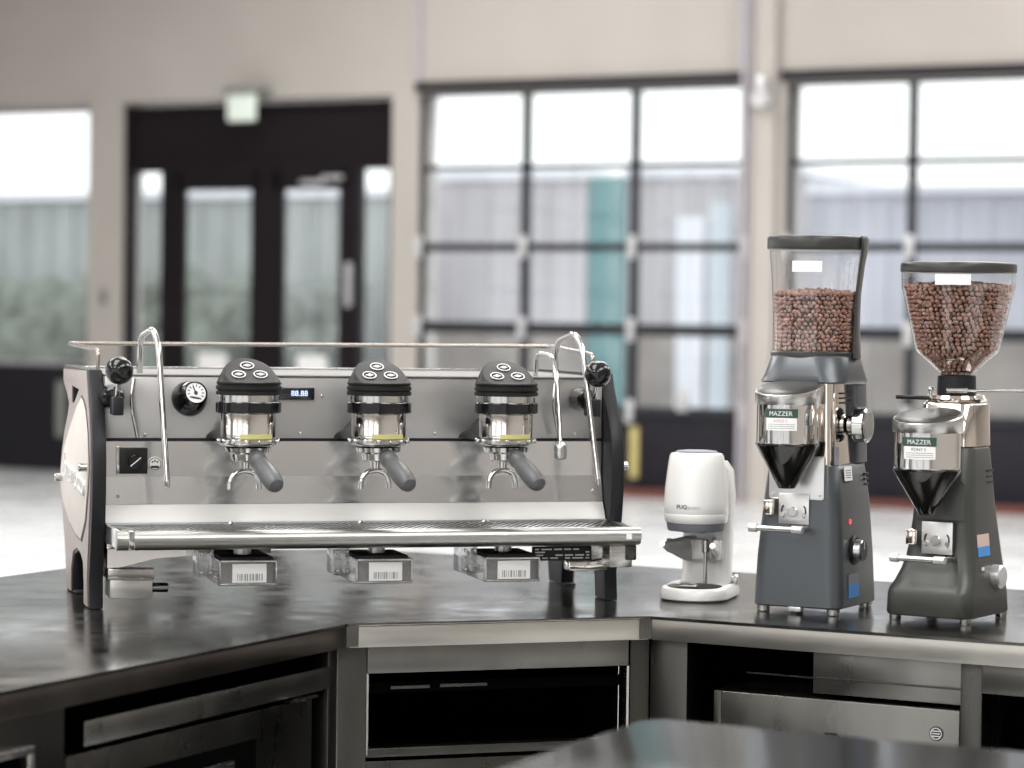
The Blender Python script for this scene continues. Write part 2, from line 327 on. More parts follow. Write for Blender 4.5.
# openings behind and left of the photographer: mullions that the steel reflects
for i, t_ in enumerate((-27.1, -21, -15, -9)):
    a, b = t_ - 2.35, t_ + 2.3
    x = tag(thing('window_%d' % (i + 2), None, None, frame=WF), 'tall glazed opening in the left side wall', None, None, 'structure')
    B('window_frame', M['steelframe'], x, *[(-7.2, -7.1, a + (b - a) * k / 3 - .04, a + (b - a) * k / 3 + .04, 0, 4.3) for k in range(4)], *[(-7.2, -7.1, a, b, h - .04, h + .04) for h in (.7, 1.9, 3.1, 4.2)])
for i, s_ in enumerate((0, 7, 14)):
    a, b = s_ - 2.7, s_ + 2.7
    x = tag(thing('window_%d' % (i + 6), None, None, frame=WF), 'tall glazed opening behind the photographer', None, None, 'structure')
    B('window_frame', M['steelframe'], x, *[(a + (b - a) * k / 4 - .04, a + (b - a) * k / 4 + .04, -32.2, -32.1, 0, 4.4) for k in range(5)], *[(a, b, -32.2, -32.1, h - .04, h + .04) for h in (.7, 2, 3.2, 4.3)])
for i, (s_, t_) in enumerate(FILL_S):
    o = thing('ceiling_fill_lamp', '%s added fill lamp of the %s row, unseen above the hall' % (('left', 'middle', 'right')[i // 4], ('first', 'second', 'third', 'farthest')[i % 4]), 'lamp', frame=WF @ Matrix.Translation((s_, t_, 6.06)), group='added fill lamps in rows over the hall')
    B('housing', M['signgrey'], o, (-1.35, 1.35, -2.55, 2.55, 0, .14))  # unseen housing made up for the added fill light

# ---------------------------------------------------------------- outside
tag(B('paving', M['asphalt'], None, (-60, 60, .35, 70, -.25, -.02), (-60, 60, -80, -32.4, -.25, -.02), (-60, -7.4, -32.4, .35, -.25, -.02), frame=WF), 'pale paved yard outside the glass doors', None, None, 'structure')
OW = WF @ Matrix.Translation((0, 15, 0))
def out_unit(x0, x1, h, m, label, ribs=True, low=M['facade_low'], d=3):
    t = thing('storage_shed', label, 'building', frame=OW @ Matrix.Translation((x0, 0, -.02)))
    L = x1 - x0
    B('wall', m, t, (0, L, 0, d, 1.35, h)); B('base_wall', low, t, (0, L, -.02, d, 0, 1.35))
    if ribs: B('cladding_rib', m, t, *[(k * .5, k * .5 + .12, -.06, .01, 1.35, h - .05) for k in range(int(L / .5))])
    B('roof_edge', M['whitepost'], t, (-.05, L + .05, -.15, d, h, h + .12))
out_unit(-9.75, -6.5, 3.62, M['facade'], 'long pale ribbed shed outside, left of the teal panel')
out_unit(-5.8, -2.95, 3.62, M['facade'], 'long pale ribbed shed outside, right of the teal panel')
out_unit(-2.9, 4.5, 3.35, M['facade2'], 'lavender grey shed outside behind the grinders')
tag(B('teal_door', M['teal'], None, (-6.45, -5.85, .0, .3, 0, 3.62), frame=OW), 'tall teal panel standing between the pale sheds outside', 'panel')
tag(B('white_post', M['whitepost'], None, (-9.3, -9.0, -.6, -.3, -.02, 3.3), frame=OW), 'white upright post in front of the pale shed', 'post')
tag(B('white_banner', M['whitepost'], None, (-4.75, -4.35, -.6, -.5, -.02, 3.0), frame=OW), 'narrow white banner before the right pale shed', 'banner')
tag(B('blue_banner', M['bluebanner'], None, (-4.25, -3.95, -.6, -.5, -.02, 3.2), frame=OW), 'narrow pale blue banner before the right pale shed', 'banner')
out_unit(-28, -9.8, 3.38, M['greybld'], 'pale grey green building beyond the hedge outside', low=M['greybld'])
bm = bm_new()
for i in range(260):
    nb = bmesh.new(); bmesh.ops.create_icosphere(nb, subdivisions=1, radius=random.uniform(.3, .55))
    for v in nb.verts: v.co += Vector([random.uniform(-.07, .07) for _ in range(3)])
    bmesh.ops.translate(nb, verts=nb.verts, vec=(random.uniform(-26, -9.9), random.uniform(-1.6, -.9), random.uniform(.2, 1.75))); merge(bm, nb)
tag(link('hedge', bm, M['hedge'], None, OW), 'dull green clipped hedge in the yard outside the left window', 'hedge')

# ---------------------------------------------------------------- the bar: worktop and cabinets
I0 = Vector((-.81656, 4.22973)); I1 = Vector((-.31960, 5.23138)); I2 = Vector((.29097, 5.43292)); I3 = Vector((.98991, 5.05690))
dA, dB, dC = (I1 - I0).normalized(), (I2 - I1).normalized(), (I3 - I2).normalized()
nrm = lambda d: Vector((-d.y, d.x))
def isect(p, d, q, e):
    den = d.x * e.y - d.y * e.x; t = ((q.x - p.x) * e.y - (q.y - p.y) * e.x) / den; return p + d * t
IA = I0 - dA * 1.5; IC = I3 + dC * 1.6
OA = I1 + nrm(dA) * 1.13; OB = I1 + nrm(dB) * 1.62; OC = I2 + nrm(dC) * .98
poly = [IA, I1, I2, IC, IC + nrm(dC) * .98, isect(OB, dB, OC, dC), isect(OA, dA, OB, dB), IA + nrm(dA) * 1.13]
def prism(bm, pts, z0, z1, bev=0):
    nb = bmesh.new(); rings(nb, [[Vector((p.x, p.y, z)) for p in pts] for z in (z0, z1)])
    if bev: bmesh.ops.bevel(nb, geom=[e for e in nb.edges if abs(e.verts[0].co.z - e.verts[1].co.z) < 1e-4], offset=bev, segments=3, profile=.5, affect='EDGES')
    merge(bm, nb); return bm
ct = thing('worktop', 'angled stainless steel bar worktop carrying the espresso machine and grinders', 'worktop')
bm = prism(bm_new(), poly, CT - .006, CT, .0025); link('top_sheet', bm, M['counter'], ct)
# folded front edges, one per section, with small gaps at the mitres
def fr(o, d): return Matrix.Translation((o.x, o.y, CT)) @ Matrix.Rotation(math.atan2(d.y, d.x), 4, 'Z')
FA, FB, FC = fr(I0, dA), fr(I1, dB), fr(I2, dC)
LA, LB = (I1 - I0).length, (I2 - I1).length
def part(name, m, parent, F, *bxs, bev=0):
    bm = bm_new()
    for b in bxs: box(bm, *b, bev=bev)
    bmesh.ops.transform(bm, verts=bm.verts, matrix=F); return link(name, bm, m, parent)
part('front_edge', M['worn_shaded_edge'], ct, FA, (-1.5, LA - .002, .001, .03, -.048, -.0055), bev=.0015)  # browned steel, with the shade of this side also put into its colour
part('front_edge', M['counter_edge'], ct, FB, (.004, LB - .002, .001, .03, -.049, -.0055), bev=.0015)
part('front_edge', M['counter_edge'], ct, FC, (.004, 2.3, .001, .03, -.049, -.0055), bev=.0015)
part('corner_plate', M['counter'], ct, FB, (-.004, .022, -.0015, .004, -.047, -.004)); part('corner_plate', M['counter'], ct, FB, (LB - .022, LB + .004, -.0015, .004, -.047, -.004))
fo = .032
fa, fb, fc = I1 + nrm(dA) * fo, I1 + nrm(dB) * fo, I2 + nrm(dC) * fo
und = [IA + nrm(dA) * fo + dA * .03, isect(fa, dA, fb, dB), isect(fb, dB, fc, dC), IC + nrm(dC) * fo - dC * .03, IC + nrm(dC) * .95 - dC * .03, isect(OB - nrm(dB) * .03, dB, OC - nrm(dC) * .03, dC), isect(OA - nrm(dA) * .03, dA, OB - nrm(dB) * .03, dB), IA + nrm(dA) * 1.1 + dA * .03]
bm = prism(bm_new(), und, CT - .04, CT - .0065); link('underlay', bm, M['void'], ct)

Zf = -CT + .002
# left unit
cA = thing('under_counter_unit', 'left stainless unit with plain end panel, drawer and recessed door', 'cabinet', frame=None)
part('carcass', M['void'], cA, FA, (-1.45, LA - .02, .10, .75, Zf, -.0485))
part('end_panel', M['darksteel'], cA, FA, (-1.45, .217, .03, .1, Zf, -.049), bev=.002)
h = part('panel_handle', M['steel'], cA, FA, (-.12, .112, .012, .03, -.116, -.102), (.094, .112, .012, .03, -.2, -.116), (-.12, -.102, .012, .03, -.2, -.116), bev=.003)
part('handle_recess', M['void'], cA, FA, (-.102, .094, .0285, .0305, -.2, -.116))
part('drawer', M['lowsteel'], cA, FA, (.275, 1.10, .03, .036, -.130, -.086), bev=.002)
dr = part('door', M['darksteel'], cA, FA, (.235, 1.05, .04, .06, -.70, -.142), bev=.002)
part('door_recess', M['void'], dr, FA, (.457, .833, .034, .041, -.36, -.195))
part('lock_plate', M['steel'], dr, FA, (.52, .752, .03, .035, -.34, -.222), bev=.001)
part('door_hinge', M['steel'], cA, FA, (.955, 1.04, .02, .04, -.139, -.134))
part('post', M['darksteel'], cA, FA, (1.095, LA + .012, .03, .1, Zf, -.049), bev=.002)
# centre unit
cB = thing('under_counter_unit', 'centre stainless unit with a wide open black shelf bay', 'cabinet')
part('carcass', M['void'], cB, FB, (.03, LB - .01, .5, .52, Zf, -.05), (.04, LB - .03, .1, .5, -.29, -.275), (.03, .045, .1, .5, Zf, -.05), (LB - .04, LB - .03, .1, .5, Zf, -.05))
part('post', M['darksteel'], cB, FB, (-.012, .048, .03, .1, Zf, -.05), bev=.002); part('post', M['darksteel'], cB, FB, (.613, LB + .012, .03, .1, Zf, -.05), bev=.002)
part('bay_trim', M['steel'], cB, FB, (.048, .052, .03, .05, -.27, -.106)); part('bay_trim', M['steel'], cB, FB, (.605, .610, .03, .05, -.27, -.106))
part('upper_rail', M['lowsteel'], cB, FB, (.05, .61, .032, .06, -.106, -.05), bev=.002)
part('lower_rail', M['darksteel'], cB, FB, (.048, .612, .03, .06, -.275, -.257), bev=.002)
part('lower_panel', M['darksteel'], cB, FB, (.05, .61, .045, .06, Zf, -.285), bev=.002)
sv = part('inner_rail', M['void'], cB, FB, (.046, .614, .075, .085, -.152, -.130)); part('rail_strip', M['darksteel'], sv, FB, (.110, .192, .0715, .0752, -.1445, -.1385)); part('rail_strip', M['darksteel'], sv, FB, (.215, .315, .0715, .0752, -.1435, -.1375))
# right unit
cC = thing('under_counter_unit', 'right stainless unit with a pulled forward box front and round badge', 'cabinet')
part('carcass', M['void'], cC, FC, (-.22, 2.2, .36, .7, Zf, -.05))
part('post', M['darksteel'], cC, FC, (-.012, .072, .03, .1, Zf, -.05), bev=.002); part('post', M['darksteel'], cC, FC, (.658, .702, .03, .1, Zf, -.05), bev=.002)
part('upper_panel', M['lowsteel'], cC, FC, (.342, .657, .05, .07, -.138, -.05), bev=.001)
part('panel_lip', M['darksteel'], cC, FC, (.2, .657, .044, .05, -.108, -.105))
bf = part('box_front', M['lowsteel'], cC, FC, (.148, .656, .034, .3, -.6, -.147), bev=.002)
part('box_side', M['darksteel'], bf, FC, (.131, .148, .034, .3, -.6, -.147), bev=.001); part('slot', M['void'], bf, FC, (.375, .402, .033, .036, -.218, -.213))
bm = bm_new(); cyl(bm, (.61, .034, -.195), (.61, .030, -.195), .0145, n=28, bev=.001); bmesh.ops.transform(bm, verts=bm.verts, matrix=FC); link('badge', bm, M['black'], bf)
bm = bm_new(); 
for k in range(3): cyl(bm, (.602 + .0, .0298, -.190 - k * .005), (.618, .0298, -.190 - k * .005), .0008, n=6)
tube(bm, [(.61 + .011 * math.cos(a), .0298, -.195 + .011 * math.sin(a)) for a in [k * math.pi / 12 for k in range(25)]], .0007, 6, 0)
bmesh.ops.transform(bm, verts=bm.verts, matrix=FC); link('badge_emblem', bm, M['print_'], bf)
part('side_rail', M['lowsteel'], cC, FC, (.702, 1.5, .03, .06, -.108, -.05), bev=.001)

# near table in front, bottom of the picture
T0 = Vector((.21886, 4.04418)); tl = Vector((-.22834, -.4666)).normalized(); tr = Vector((.52175, -.27524)).normalized()
def tp(a, b): return T0 + tl * a + tr * b
pt = thing('prep_table', 'dark blurred stainless table corner at the lower edge in front', 'table')
cor = []
for k in range(7):
    a = k / 6; q = tp(.035, 0) * (1 - a) ** 2 + tp(0, 0) * 2 * a * (1 - a) + tp(0, .035) * a * a; cor.append(q)
bm = prism(bm_new(), cor + [tp(0, 1.5), tp(1.2, 1.5), tp(1.2, 0)], CT - .035, CT, .003); link('table_top', bm, M['tabletop'], pt)
for a, b in ((.08, .08), (1.1, .08), (.08, 1.4), (1.1, 1.4)):
    q = tp(a, b); bm = bm_new(); box(bm, q.x - .02, q.x + .02, q.y - .02, q.y + .02, .001, CT - .034, bev=.003); link('leg', bm, M['darksteel'], pt)
q = [tp(.1, .1), tp(.1, 1.38), tp(1.08, 1.38), tp(1.08, .1)]; bm = prism(bm_new(), q, .25, .27); link('lower_shelf', bm, M['darksteel'], pt)

# ---------------------------------------------------------------- espresso machine (x width, y depth, z height)
ML = (-.85144, 5.42831, CT); MY = R(15.5)
em = thing('espresso_machine', 'long three group stainless espresso machine with taupe side panels', 'espresso machine', ML, MY)
front = [(0, .004), (.008, .06), (-.012, .13), (-.028, .19), (-.036, .25), (-.036, .30), (-.026, .355), (.0, .405), (.035, .452), (.055, .489)]
prof = front + [(.53, .489), (.525, .462), (.44, .435), (.40, .415), (.425, .39), (.50, .345), (.55, .30), (.578, .25), (.575, .21), (.52, .155), (.47, .095), (.44, .04), (.43, .004),
       (.335, .004), (.33, .05), (.29, .09), (.21, .105), (.14, .10), (.09, .085), (.072, .04), (.07, .004)]
cut1 = [(.20, .447), (.345, .452), (.345, .414), (.30, .412)]
cut2 = [(.035, .135), (.10, .13), (.055, .095)]
leaf = [(.10, .421), (.14, .43), (.22, .41), (.35, .36), (.47, .31), (.535, .26), (.54, .225), (.49, .19), (.35, .155), (.22, .138), (.12, .135), (.045, .18), (.005, .25), (-.005, .30), (.02, .36), (.06, .405)]
leaf_s = [tuple(p) for p in [Vector((*q, 0)) for q in smooth_path([(*q, 0) for q in leaf + leaf[:1]], .03, 3)[:-1]]] if False else leaf
def side_panel(x, outer):
    sp = curve_plate('side_panel', [prof, cut1, cut2], .0145, .003, M['satinblack'], em, 'yz', x)
    ox = x + outer * .0155
    sc = lambda P, k: [((a - .27) * k + .27, (b - .27) * k + .27) for a, b in P]
    curve_plate('outer_plate', [[(a + .019, b) if i < 10 else ((a - .30) * .97 + .30, b if b < .01 else (b - .25) * .975 + .25) for i, (a, b) in enumerate(prof)], cut1], .0016, .0004, M['taupe'], sp, 'yz', ox)
    curve_plate('shadow_gap', [[((a - .27) * 1.035 + .27, (b - .28) * 1.045 + .28) for a, b in leaf]], .001, .0002, M['satinblack'], sp, 'yz', ox + outer * .0016)
    curve_plate('insert_panel', [[q[:2] for q in leaf]], .0015, .0006, M['cream'], sp, 'yz', ox + outer * .003)
    bm = bm_new(); cyl(bm, (ox, .50, .241), (ox + outer * .022, .50, .241), .009, n=20, bev=.002); link('stud', bm, M['chrome'], sp)
    bm = bm_new(); cyl(bm, (ox, .01, .292), (ox + outer * .022, .01, .292), .009, n=20, bev=.002); link('stud', bm, M['chrome'], sp)
    if outer < 0:
        bm = text_bm('la marzocco', .092, .0035, .25, lambda a, b, z: Vector((ox - .0065 - z, .250 - a * .92, .262 + b * .80 - a * .05)))
        link('lettering', bm, M['white'], sp)
    for v0 in (.035, .33):
        bm = bm_new(); box(bm, x - .012, x + .012, v0 - .03, v0 + .03, -.0 + .0005, .006, bev=.002); link('foot_pad', bm, M['rubber'], sp)
    return sp
side_panel(.0, -1); side_panel(1.113, 1)
# body
U0, U1 = .016, 1.097
PF = .03                      # front plane of the upper panel
B('body_shell', M['panel'], em, (U0, U1, .05, .52, .14, .480), bev=.002)
B('top_cover', M['topcover'], em, (U0, U1, .024, .53, .4805, .485), bev=.003)
B('top_lip', M['chrome'], em, (U0, U1, .522, .528, .4855, .490), bev=.001)
B('upper_panel', M['panel'], em, (U0 + .001, U1 - .001, PF, .049, .351, .480), bev=.0015)
B('panel_gap', M['ink'], em, (U0, U1, PF + .006, .05, .344, .3505))
bm = bm_new(); rings(bm, [[Vector((x, v, z)) for v, z in ((PF, .3445), (PF, .271), (PF - .014, .214), (PF + .0, .214), (.049, .25), (.049, .3445))] for x in (U0 + .001, U1 - .001)])
link('splash_panel', bm, M['splash'], em, sharp=12)
bm = bm_new(); rings(bm, [[Vector((x, v, z)) for v, z in ((PF - .014, .2135), (PF - .022, .203), (PF - .034, .184), (PF - .036, .178), (.04, .178), (.04, .2135))] for x in (U0 + .001, U1 - .001)])
link('splash_ledge', bm, M['ledge'], em, sharp=30)
def dots(name, pts, y, r, m):
    for (a, b) in pts:
        bm = bm_new(); cyl(bm, (a, y, b), (a, y - .003, b), r, n=12, bev=.0008); link(name, bm, m, em)
dots('screw', [(.102, .357), (.475, .440), (.430, .361), (.722, .361), (1.035, .361)], PF, .0035, M['chrome'])
dots('screw', [(.045, .232), (1.075, .238)], PF - .011, .004, M['chrome'])
# power switch plate and badge
B('switch_plate', M['black'], em, (.048, .107, PF - .006, PF - .001, .277, .332), bev=.002)
pk = bm_new(); cyl(pk, (.080, PF - .006, .303), (.080, PF - .022, .303), .015, n=24, bev=.002); o = link('switch_knob', pk, M['gloss'], em)
bm = bm_new(); box(bm, -.001, .001, -.0225, -.0215, -.014, .014); bmesh.ops.transform(bm, verts=bm.verts, matrix=Matrix.Translation((.080, PF - .0005, .303)) @ Matrix.Rotation(R(50), 4, 'Y')); link('switch_mark', bm, M['print_'], o)
B('switch_trim', M['chrome'], em, (.042, .048, PF - .008, PF - .001, .276, .334), bev=.001)
bm = bm_new(); cyl(bm, (.122, PF - .001, .298), (.122, PF - .006, .298), .0145, n=28, bev=.001); o = link('round_badge', bm, M['print_'], em)
bm = bm_new(); tube(bm, [(.122 + .0125 * math.cos(a), PF - .0065, .298 + .0125 * math.sin(a)) for a in [k * math.pi / 10 for k in range(21)]], .0008, 6, 0)
for a, b in ((-.005, .004), (0, .006), (.005, .004)): cyl(bm, (.122 + a, PF - .006, .298 + b), (.122 + a, PF - .0068, .298 + b), .002, n=10)
box(bm, .114, .130, PF - .007, PF - .006, .289, .294); link('badge_emblem', bm, M['ink'], o)
# display
d = B('display', M['screen'], em, (.378, .458, PF - .008, PF - .0005, .432, .459), bev=.003)
bm = text_bm('88.88', .0165, .0003, 0, lambda a, b, z: Vector((.425 + a, PF - .0088 - z, .4455 + b))); link('digits', bm, M['digits'], d)
# gauge: a flared black body with a smaller white dial facing the barista
ga = (.190, PF - .004, .432); gd = Vector((.17, -.93, .30)).normalized()
T = Matrix.Translation(ga) @ axis_m(gd)
bm = bm_new(); lathe(bm, [(.034, -.004), (.038, .004), (.037, .014), (.026, .050), (.024, .053), (.022, .053), (.021, .050)], 40, (0, 0, 0), T); g_ = link('pressure_gauge', bm, M['gloss'], em)
bm = bm_new(); lathe(bm, [(.0215, .045), (.0215, .0515)], 32, (0, 0, 0), T); link('dial', bm, M['paper'], g_)
bm = bm_new()
for k in range(11):
    a = R(-45 + 27 * k); nb = bmesh.new(); box(nb, .013, .018, -.001, .001, .0512, .0520); bmesh.ops.transform(nb, verts=nb.verts, matrix=T @ Matrix.Rotation(a, 4, 'Z')); merge(bm, nb)
nb = bmesh.new(); box(nb, -.005, .014, -.0013, .0013, .0512, .0525); bmesh.ops.transform(nb, verts=nb.verts, matrix=T @ Matrix.Rotation(R(120), 4, 'Z')); merge(bm, nb)
box(nb := bmesh.new(), -.009, .009, -.013, -.009, .0512, .0520); bmesh.ops.transform(nb, verts=nb.verts, matrix=T); merge(bm, nb)
lathe(bm, [(.004, .0512), (.004, .0530)], 12, (0, 0, 0), T); link('dial_marks', bm, M['ink'], g_)
# cup rail
rail = [(.013, .12, .48), (.013, .115, .532), (-.008, .50, .541), (1.108, .47, .545), (1.10, .115, .532), (1.10, .12, .48)]
bm = bm_new(); tube(bm, rail, .0046, 12, .018); link('cup_rail', bm, M['railmetal'], em)
# steam wands
def wand(x, d0, d1):
    bm = bm_new(); tube(bm, [(x, .09, .475), (x - .001, .075, .562), (x + .012, -.02, .580), (x + .020, -.05, .545), (x + d0, -.12, .270)], .0064, 14, .028); o = link('steam_wand', bm, M['chrome'], em)
    bm = bm_new(); cyl(bm, (x + d0, -.12, .272), (x + d0 + .001, -.122, .258), .0064, .0045, bev=.001); link('wand_tip', bm, M['steel'], o)
    bm = bm_new(); tube(bm, [(x - .022, .012, .475), (x - .030, .0, .425), (x - .014, .005, .353)], .004, 10, .03); link('drain_pipe', bm, M['chrome'], em)
wand(.097, .030, 0); wand(1.006, .036, 0)
bm = bm_new(); tube(bm, [(.955, .07, .475), (.957, .065, .535), (.966, -.02, .532), (.962, -.07, .49), (.958, -.12, .352)], .005, 12, .02); o = link('hot_water_tap', bm, M['chrome'], em)
bm = bm_new(); lathe(bm, [(.006, 0), (.011, -.006), (.0135, -.014), (.0135, -.036), (.011, -.038)], 24, (.958, -.12, .352)); link('tap_nozzle', bm, M['steel'], o)
# levers with ball knobs
def lever(x):
    t = B('lever_block', M['satinblack'], em, (x - .011, x + .011, -.075, -.02, .402, .440), bev=.003)
    bm = bm_new(); cyl(bm, (x - .003, PF - .001, .437), (x - .003, -.022, .437), .026, .022, n=28, bev=.004); link('lever_collar', bm, M['gloss'], t)
    bm = bm_new(); cyl(bm, (x, -.05, .43), (x, -.08, .485), .005); link('lever_stem', bm, M['chrome'], t)
    bm = bm_new(); bmesh.ops.create_uvsphere(bm, u_segments=36, v_segments=20, radius=.0285); bmesh.ops.translate(bm, verts=bm.verts, vec=(x, -.085, .494)); link('ball_knob', bm, M['gloss'], t)
lever(.033); lever(1.050)
# groups
GY, GZ = -.12, .006
def group_head(gx):
    C = (gx, GY, GZ)
    bm = bm_new(); lathe(bm, [(.052, .352), (.0565, .356), (.0565, .404), (.055, .408)], 48, C); g = link('group_head', bm, M['mirror'], em)
    bm = bm_new(); lathe(bm, [(.063, .404), (.067, .406), (.067, .426), (.063, .428)], 48, C); link('black_band', bm, M['gloss'], g)
    bm = bm_new(); lathe(bm, [(.060, .427), (.0615, .428), (.0615, .441), (.059, .442)], 48, C); link('upper_collar', bm, M['chrome'], g)
    bm = bm_new(); lathe(bm, [(.062, .441), (.067, .442), (.067, .4485), (.064, .4495), (.064, .4515), (.067, .4525), (.067, .4595), (.064, .4605), (.064, .4625), (.066, .464), (.066, .467)], 48, C); link('ridged_ring', bm, M['cap'], g)
    bm = bm_new(); rs = []
    for r_, hh, k in ((.0655, .466, 0), (.064, .471, .1), (.0600, .479, .55), (.0570, .485, .85), (.0540, .489, .96), (.050, .4895, 1), (.02, .4895, 1), (.001, .4895, 1)):
        rs.append([Vector((gx + r_ * math.cos(a) * (1 - (.03 + .07 * math.sin(a)) * k), GY + r_ * math.sin(a), GZ + hh + k * .55 * r_ * math.sin(a) - .003 * k)) for a in [2 * math.pi * i / 48 for i in range(48)]])
    rings(bm, rs); link('button_cap', bm, M['cap'], g, sharp=60)
    pl = Matrix.Translation((gx, GY, GZ + .4880)) @ Matrix.Rotation(math.atan(.55), 4, 'X')
    for bx, by in ((0, .026), (-.0225, -.010), (.0225, -.010)):
        bm = bm_new(); tube(bm, [(bx + .0135 * math.cos(a), by + .0135 * math.sin(a), 0) for a in [k * math.pi / 12 for k in range(25)]], .0013, 6, 0)
        lathe(bm, [(.0045, -.001), (.0045, .0012)], 14, (bx, by, 0)); box(bm, bx - .008, bx + .008, by - .0012, by + .0012, -.001, .001)
        bmesh.ops.transform(bm, verts=bm.verts, matrix=pl); link('button_print', bm, M['print_'], g)
    bm = bm_new(); wrap_patch(bm, (gx, GY), .0570, R(-80), -.036, .036, .3585, .3685, .0012, 14); link('yellow_label', bm, M['yel'], g)
    bm = bm_new(); lathe(bm, [(.057, .352), (.061, .350), (.062, .343), (.058, .338), (.050, .336)], 48, C); lk = link('locking_collar', bm, M['chrome'], g)
    for k in range(14):
        a = 2 * math.pi * k / 14; bm = bm_new(); cyl(bm, (gx + .060 * math.cos(a), GY + .060 * math.sin(a), .353), (gx + .0650 * math.cos(a), GY + .0650 * math.sin(a), .353), .0045, n=10, bev=.001); link('collar_bolt', bm, M['chrome'], lk)
    bm = bm_new(); rings(bm, [[Vector((gx + hw * math.cos(a), y, .352 + ht * math.sin(a))) for a in [math.pi * i / 12 for i in range(13)]] for y, hw, ht in ((-.09, .050, .052), (-.03, .050, .052), (.0, .052, .05), (.012, .056, .03), (PF - .0005, .064, .024))])
    link('group_neck', bm, M['black'], g, sharp=60)
    return g
GX = (.2925, .565, .838)
def portafilter(gx, label):
    P = Matrix.Translation(ML) @ Matrix.Rotation(MY, 4, 'Z') @ Matrix.Translation((gx, GY, .3405))
    t = thing('portafilter', label, 'portafilter', frame=P, group='portafilters locked into the three groups')
    bm = bm_new(); lathe(bm, [(.030, -.030), (.034, -.027), (.036, -.014), (.046, -.010), (.048, -.001), (.045, .0)], 40); link('filter_body', bm, M['chrome'], t)
    hd = Vector((.23, -.85, -.47)).normalized(); a = Vector((.006, -.034, -.014))
    rot = axis_m(hd)
    bm = bm_new(); lathe(bm, [(.009, 0), (.012, .003), (.012, .014), (.014, .018)], 20, a, rot); link('handle_neck', bm, M['chrome'], t)
    bm = bm_new(); lathe(bm, [(.0150, .008), (.0180, .012), (.0180, .027), (.0160, .032), (.0160, .038), (.0185, .050), (.0205, .076), (.0205, .097), (.0185, .114), (.0150, .122), (.007, .125), (.001, .125)], 28, a, rot); link('handle', bm, M['grip'], t)
    bm = bm_new(); cyl(bm, (-.008, -.005, -.028), (-.008, -.005, -.044), .012, .010)
    sx = -.010
    tube(bm, [(sx - .030, -.02, -.086), (sx - .029, -.018, -.066), (sx - .018, -.012, -.052), (sx + .004, -.006, -.047), (sx + .024, -.002, -.054), (sx + .033, .004, -.070), (sx + .034, .006, -.086)], .0058, 12, .012); link('spout', bm, M['chrome'], t)
for gx in GX: group_head(gx)
for gx, lb in zip(GX, ('grey handled portafilter in the left group next to the gauge', 'grey handled portafilter locked into the middle group', 'grey handled portafilter in the right group beside the hot water tap')): portafilter(gx, lb)

# drip tray
TX0, TX1 = .016, 1.105
dt = B('drip_tray', M['darksteel'], em, (TX0 + .002, TX1 - .002, -.19, -.008, .138, .158), bev=.002)
bm = bm_new(); rings(bm, [[Vector((x, v, z)) for v, z in ((-.196, .176), (-.210, .174), (-.217, .168), (-.219, .160), (-.217, .150), (-.211, .142), (-.200, .138), (-.190, .138), (-.190, .176))] for x in (TX0, TX1 + .004)]); link('front_lip', bm, M['lipsteel'], dt, sharp=60)
B('tray_side', M['steel'], dt, (TX0, TX0 + .008, -.19, -.008, .14, .176), bev=.001); B('tray_side', M['steel'], dt, (TX1 - .006, TX1 + .004, -.19, -.008, .14, .176), bev=.001)
B('tray_back_rim', M['greysteel'], dt, (TX0, TX1, -.022, -.008, .158, .1785), bev=.002)
B('lip_joint', M['chrome'], dt, (TX0 + .022, TX0 + .034, -.2205, -.19, .140, .1775), bev=.001); B('lip_mark', M['paper'], dt, (TX1 - .03, TX1 - .018, -.2198, -.21, .152, .166))
bm = bm_new(); Lx = TX1 - TX0 - .02; nx = 74
for sgn in (-1, 1):
    for i in range(nx):
        x = TX0 + .010 + i * Lx / nx; zt = .1765 if sgn > 0 else .1748
        x2 = x + Lx / nx * 6 if sgn > 0 else x - Lx / nx * 6
        x2 = min(max(x2, TX0 + .01), TX1 - .008)
        a, b = Vector((x, -.19, zt)), Vector((x2, -.022, zt)); d_ = (b - a).normalized(); n_ = Vector((-d_.y, d_.x, 0)) * .0017
        rings(bm, [[p - n_ - Vector((0, 0, .003)), p + n_ - Vector((0, 0, .003)), p + n_, p - n_] for p in (a, b)])
tag(link('perforated_grate', bm, M['steel'], dt), None, None, None, 'stuff')
for x in (.275, .55, .82):
    bm = bm_new(); cyl(bm, (x, -.022, .171), (x, -.036, .171), .008, .010, bev=.002); link('tray_knob', bm, M['steel'], dt)
B('tray_end_bracket', M['steel'], em, (1.05, 1.10, -.185, -.05, .09, .137), bev=.002); B('tray_end_block', M['darksteel'], em, (1.085, 1.108, -.19, -.02, .105, .1375), bev=.003)
# underside
B('under_plate', M['steel'], em, (.02, 1.09, .0, .45, .124, .136), bev=.002)
bm = bm_new(); rings(bm, [[Vector((x, v, z)) for x, z in ((.02, .125), (.02, .085), (.05, .088), (.12, .105), (.22, .112), (.36, .114), (.36, .125))] for v in (-.02, .2)]); link('curved_cover', bm, M['mirror'], em, sharp=60)
pb = B('valve_box', M['bracket'], em, (.025, .112, -.03, .06, .024, .062), bev=.002); B('valve_plate', M['steel'], em, (.02, .115, -.034, .06, .0625, .086), bev=.002)
bm = bm_new(); cyl(bm, (.112, .0, .043), (.148, .0, .043), .010, bev=.001); link('valve_knob', bm, M['steel'], pb)
sp = B('rating_plate', M['black'], em, (.905, 1.035, -.105, -.095, .098, .128), bev=.001)
bm = bm_new(); random.seed(3)
for r_ in range(4):
    x = .910
    while x < 1.025:
        l = random.uniform(.006, .024); 
        if random.random() < .75: box(bm, x, min(x + l, 1.03), -.1058, -.1049, .102 + r_ * .0062, .105 + r_ * .0062)
        x += l + .005
link('plate_print', bm, M['print_'], sp)
